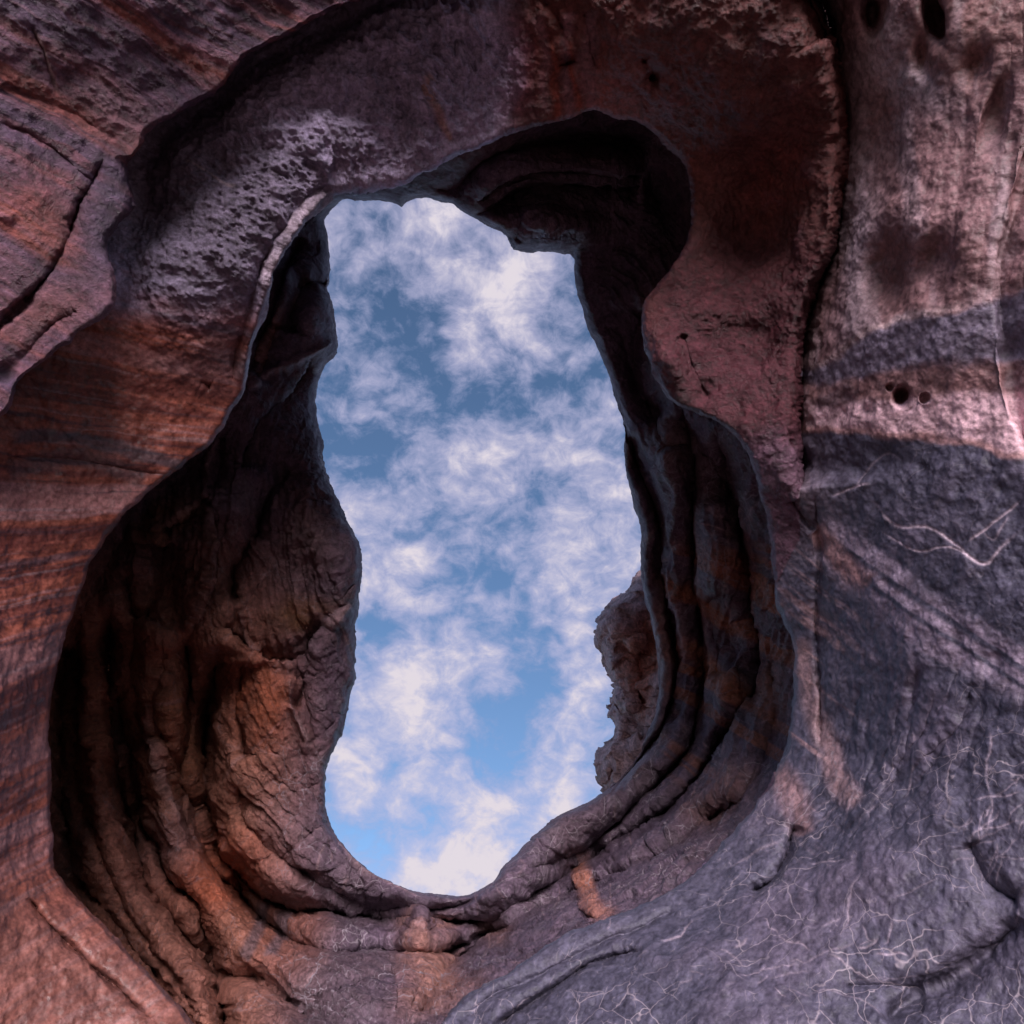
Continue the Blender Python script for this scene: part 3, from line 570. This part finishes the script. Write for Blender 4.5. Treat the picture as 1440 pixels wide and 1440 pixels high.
# far shaft colours
X, Y = F.X, F.Y; WX, WY = X+F.w[0]*16, Y+F.w[1]*16
P, n, d = rough_up(F, 1, 0); x3, y3, z3 = P[..., 0], P[..., 1], P[..., 2]
f1 = fbm(x3*1.2, y3*1.2, z3*1.2, 5, .6); f2 = fbm(x3*4, y3*4, z3*4, 5, .62); f3 = fbm(x3*12, y3*12, z3*12, 4, .62)
c = np.zeros(X.shape+(3,), F32)+np.array((.098,.070,.096), F32)
c = mix(c, sst(-.1, .4, f1)*.5, (.115,.075,.078)); c = mix(c, sst(.1, .5, f2)*.4, (.17,.145,.165)); c = mix(c, sst(480, 330, WX)*sst(700, 900, WY)*.75, (.36,.175,.12))
for x, y, rx, ry, ro, a, cl in [(135,1050,28,190,-4,.9,(.30,.135,.095)),(200,1240,50,130,-30,.8,(.30,.15,.12)),(245,1060,42,150,-6,.85,(.22,.10,.065)),(310,1230,60,70,-45,.95,(.36,.13,.085)),
   (365,985,46,70,0,.95,(.30,.11,.07)),(400,1320,50,60,0,.8,(.32,.14,.10)),(300,1390,90,45,10,.8,(.30,.15,.12)),(600,1360,45,60,0,.8,(.36,.19,.15)),(240,1180,40,50,0,.6,(.24,.15,.15)),
   (828,1250,11,48,-14,1,(.42,.19,.13)),(850,1290,22,14,20,.8,(.38,.18,.13)),(420,860,50,22,-20,.8,(.19,.10,.06)),(300,780,40,60,0,.4,(.19,.10,.07)),(1000,940,70,14,38,.95,(.30,.13,.075)),(975,835,60,12,30,.8,(.26,.12,.08)),
   (1095,980,22,60,10,.7,(.24,.11,.07)),(240,740,60,24,-35,.7,(.20,.10,.06)),(376,470,10,50,20,.9,(.34,.19,.16)),(930,900,14,70,0,.4,(.26,.14,.1)),(800,215,60,12,5,.7,(.24,.15,.15)),(1010,1130,60,30,-40,.4,(.24,.12,.08)),
   (450,440,22,40,20,.6,(.22,.19,.22)),(960,640,26,60,-25,.5,(.20,.14,.14)),(930,480,26,70,-20,.5,(.17,.11,.10)),(430,760,40,60,0,.5,(.20,.13,.13)),(330,700,24,30,0,.5,(.17,.15,.18)),(690,1310,30,18,0,.5,(.30,.16,.12)),(620,1410,60,30,-20,.7,(.34,.18,.14))]:
    c = mix(c, np.clip(blobm(WX, WY, x, y, rx, ry, ro, 1.6)*a*(1+.9*f2), 0, 1), cl)
dgf = (Y-.62*X+F.w[0]*6)/720; sf_ = sst(.08, .22, fbm(dgf*34, 0*X, 0*X+2, 3, .6))*sst(920, 960, X)*sst(740, 800, Y)*sst(1120, 1060, Y); c = mix(c, sf_*.8, (.27,.115,.07))
hard = sst(545, 580, WX)*sst(665, 610, WX)*sst(1275, 1290, WY)*sst(1420,1400,WY)*sst(-.3,.3,f2)*.5; c = mix(c, hard, (.36,.19,.14))
for xs in (372, 405): c = mix(c, band(WX, WY, [(xs,1270),(xs-6,1310),(xs-20,1350)], 9, .5)*.7, (.10,.085,.10))
low = sst(1080, 1180, Y+.25*(X-400))*sst(330, 420, X); c = mix(c, low*.25, (.10,.09,.115))
r = np.random.RandomState(11); V = []
for q in range(70):
    x = r.uniform(430, 1080); y = r.uniform(1000, 1420); V.append((crawl(x, y, r.choice([-1.3, -.9, .3, 1.2, 1.7])+r.uniform(-.3,.3), r.randint(2, 6), 12, .7, r), r.uniform(.5, 1.2), r.uniform(.2, .8)))
for q in range(90):
    V.append((crawl(r.uniform(920, 1100), r.uniform(640, 1060), r.choice([1.5, .6, .7, 1.7])+r.uniform(-.3,.3), r.randint(2, 7), 13, .4, r), r.uniform(.8, 1.6), r.uniform(.2, .8)))
for q in range(90): V.append((crawl(r.uniform(170, 500), r.uniform(560, 1200), r.choice([1.5, .4, -.8])+r.uniform(-.3,.3), r.randint(2, 6), 12, .5, r), r.uniform(.8, 1.6), r.uniform(.15, .6)))
V += [([(418,1005),(425,1030),(432,1050)],1.6,1),([(400,1010),(350,1060),(310,1100)],1.2,.6),([(190,978),(230,985),(262,988)],1.3,.5),([(430,850),(470,870),(498,930)],1.3,.7)]
c = mix(c, blobm(WX, WY, 780, 260, 130, 70, 5, 2)*.6, (.22,.17,.21)); c = mix(c, blobm(WX, WY, 440, 440, 50, 100, 10, 2)*.5, (.20,.16,.19)); c = c*(1-.12*sst(520,420,WX))[..., None]  # ledges under the arch painted paler, standing in for dim light on them
V += [(P_, 3.0, .6) for P_ in RIDGES]
ve = lines_map(F, V); c = mix(c, ve*.6, (.42,.30,.30)); c = c*1.0
tt = (Y+.3*X)/720
ang = np.arctan2(Y-760, (X-670)*1.25); rad = np.sqrt(((X-670)*1.25)**2+(Y-760)**2)
fl1 = fbm((rad+F.w[0]*26)/34, ang*1.3, 0*X+2, 3, .55, True); fl2 = fbm((rad+F.w[0]*22)/11, ang*3.0, 0*X+5, 4, .6, True)
flz = sst(380, 520, rad)*0+1.0*sst(-.5, .1, np.sin(ang)+.35*(X < 500)+.25*(X > 880))
u1 = (rad+F.w[0]*38+F.w[1]*20)/30+.4*fbm(ang*2.5, rad/90, 0*X, 3); u2 = (rad+F.w[1]*26+F.h[0]*4)/13+.8*fbm(ang*4, rad/50, 0*X+8, 3)
saw = (.05*(u1-np.floor(u1))*sst(-.25,.25,fbm(ang*3, rad/60, 0*X+3, 3))+.026*(u2-np.floor(u2))*sst(-.1,.25,fbm(ang*4, rad/40, 0*X+6, 3)))
disp = saw*(1-.65*blobm(X, Y, 370, 960, 120, 210, 0, 2))*sst(-.8,-.2,np.sin(ang)+.9*(X > 860)+.3*(X < 500))+.03*fbm(x3*2.6+f1*.5, y3*2.6, z3*2.6, 5, .62, True)+.02*f2+.022*f3+.08*f1+flz*(.05*fl1+.035*fl2)-.004*ve
disp = disp+.10*blobm(WX, WY, 445, 720, 60, 70)*fbm(x3*7, y3*7, z3*7, 3, .6, True)+.08*blobm(WX, WY, 760, 310, 90, 40)*fbm(x3*5, y3*5, z3*9, 3, .6, True)
V_ = P-np.array([0,0,1.6],F32); n = n*np.sign(np.median(np.where((n*V_).sum(-1) > 0, -1, 1)))
PF = P+n*(disp*(.3+.7*sst(0, 30, np.abs(sigF))))[..., None]; cF = np.clip(c, .01, .8)
fm = F.rock[:-1, :-1] & F.rock[1:, 1:] & F.rock[:-1, 1:] & F.rock[1:, :-1]
veinF = .45+.7*sst(950, 1150, Y)*sst(330, 480, X)+.3*sst(880, 950, X)
root = bpy.data.objects.new('fluted_shaft', None); C.objects.link(root); root.location = (0, 9*CP-0, 1.6+9*SP)
tag(root, 'dark fluted rock shaft ringing the sky opening, ribbed with orange on its lower left', 'rock shaft')
ribs = [[(40,860)]+C1+[(250,1560),(60,1400)], C1[::-1]+C2, C2[::-1]+[(300,900)]+C3[:7]+[(405,1277),(420,1330),(430,1400)], ]
used = np.zeros(fm.shape, bool)
def child(nm, msk, lab=None):
    o = mesh_from(nm, PF-np.array(root.location, F32), cF, np.full(X.shape, .75, F32), fm & msk, M_far, root, veinF)
    if lab: o['label'] = lab
child_masks = []
for P_ in ribs:
    mk = inside(X, Y, np.array(P_, float))[:-1, :-1] & ~used; used |= mk; child('rib', mk)
child('shaft_wall', ~used)
# ------------------------------------------------------------------ jagged outcrop outside the opening
axo = axis(780, 1010, 830, 960, 1.0); ayo = axis(760, 1180, 800, 1130, 1.0)
OUT = [(905,812),(900,818),(888,832),(876,844),(860,864),(848,882),(856,910),(865,940),(875,964),(867,981),(868,1022),(857,1056),(847,1082),(857,1096),(860,1112),(880,1180),(1100,1180),(1100,760),(930,770)]
void = OUT[:15]+[(840,1400),(500,1400),(500,500),(930,500),(918,790)]
O = Sheet(axo, ayo, [(850,880,13.6),(875,964,13.8),(850,1085,13.4),(930,850,13.0),(930,960,12.8),(930,1060,12.9),(900,810,13.6),(980,900,12.6)])
O.step([(880,840),(872,870),(885,905),(900,925)], .3, 20); O.step([(905,880),(895,930),(893,1000)][::-1], .35, 24, .2, 12); O.groove([(850,885),(890,930),(905,975)], .2, 6)
O.step([(868,982),(895,1010),(915,1042)], .3, 22); O.groove([(905,865),(900,900)], .4, 7); O.groove([(860,1060),(890,1040)], .2, 5)
O.lip(void, 9, .3, .03, wob=2, keep=40)
X, Y = O.X, O.Y; P, n, d = rough_up(O, 1, 0); x3, y3, z3 = P[..., 0], P[..., 1], P[..., 2]
f1 = fbm(x3*1.5, y3*1.5, z3*1.5, 4, .6); f2 = fbm(x3*5, y3*5, z3*5, 5, .65)
c = mix(np.zeros(X.shape+(3,), F32)+np.array((.50,.38,.38), F32), np.clip(blobm(X, Y, 905, 940, 24, 75, -8, 2)+blobm(X,Y,915,890,14,26), 0, 1)*.85, (.52,.24,.17))
c = mix(c, sst(.1, .5, f2)*.4, (.32,.25,.25))
V_ = P-np.array([0,0,1.6],F32); n = n*np.sign(np.median(np.where((n*V_).sum(-1) > 0, -1, 1)))
tq = np.floor((x3*1.4+z3*2.2+f1*.6)*3)
disp = .26*fbm(x3*1.3, y3*1.3, z3*1.3, 2, .5, True)+.05*f2+.05*(tq % 2)
fm = O.rock[:-1, :-1] & O.rock[1:, 1:] & O.rock[:-1, 1:] & O.rock[1:, :-1]
o = mesh_from('rock_outcrop', P+n*(disp*(.4+.6*sst(0, 14, np.abs(O.sig))))[..., None], c, np.full(X.shape, 1, F32), fm, M_far)
tag(o, 'small jagged brown outcrop outside, against the sky at the right edge of the opening', 'rock outcrop')
# ------------------------------------------------------------------ canyon floor
me = bpy.data.meshes.new('ground')
s_ = 1500; me.from_pydata([(-s_, -s_, 0), (s_, -s_, 0), (s_, s_, 0), (-s_, s_, 0)], [], [(0, 1, 2, 3)])
go = bpy.data.objects.new('ground', me); C.objects.link(go); go['kind'] = 'structure'
gm = bpy.data.materials.new('sand'); gm.use_nodes = True; t = gm.node_tree; p = t.nodes['Principled BSDF']
nn = t.nodes.new('ShaderNodeTexNoise'); nn.inputs['Scale'].default_value = 900; nn.inputs['Detail'].default_value = 8; rr = t.nodes.new('ShaderNodeValToRGB'); t.links.new(nn.outputs['Fac'], rr.inputs[0])
rr.color_ramp.elements[0].color = (.20,.12,.08,1); rr.color_ramp.elements[1].color = (.34,.21,.15,1); t.links.new(rr.outputs[0], p.inputs['Base Color']); p.inputs['Roughness'].default_value = .95
me.materials.append(gm)
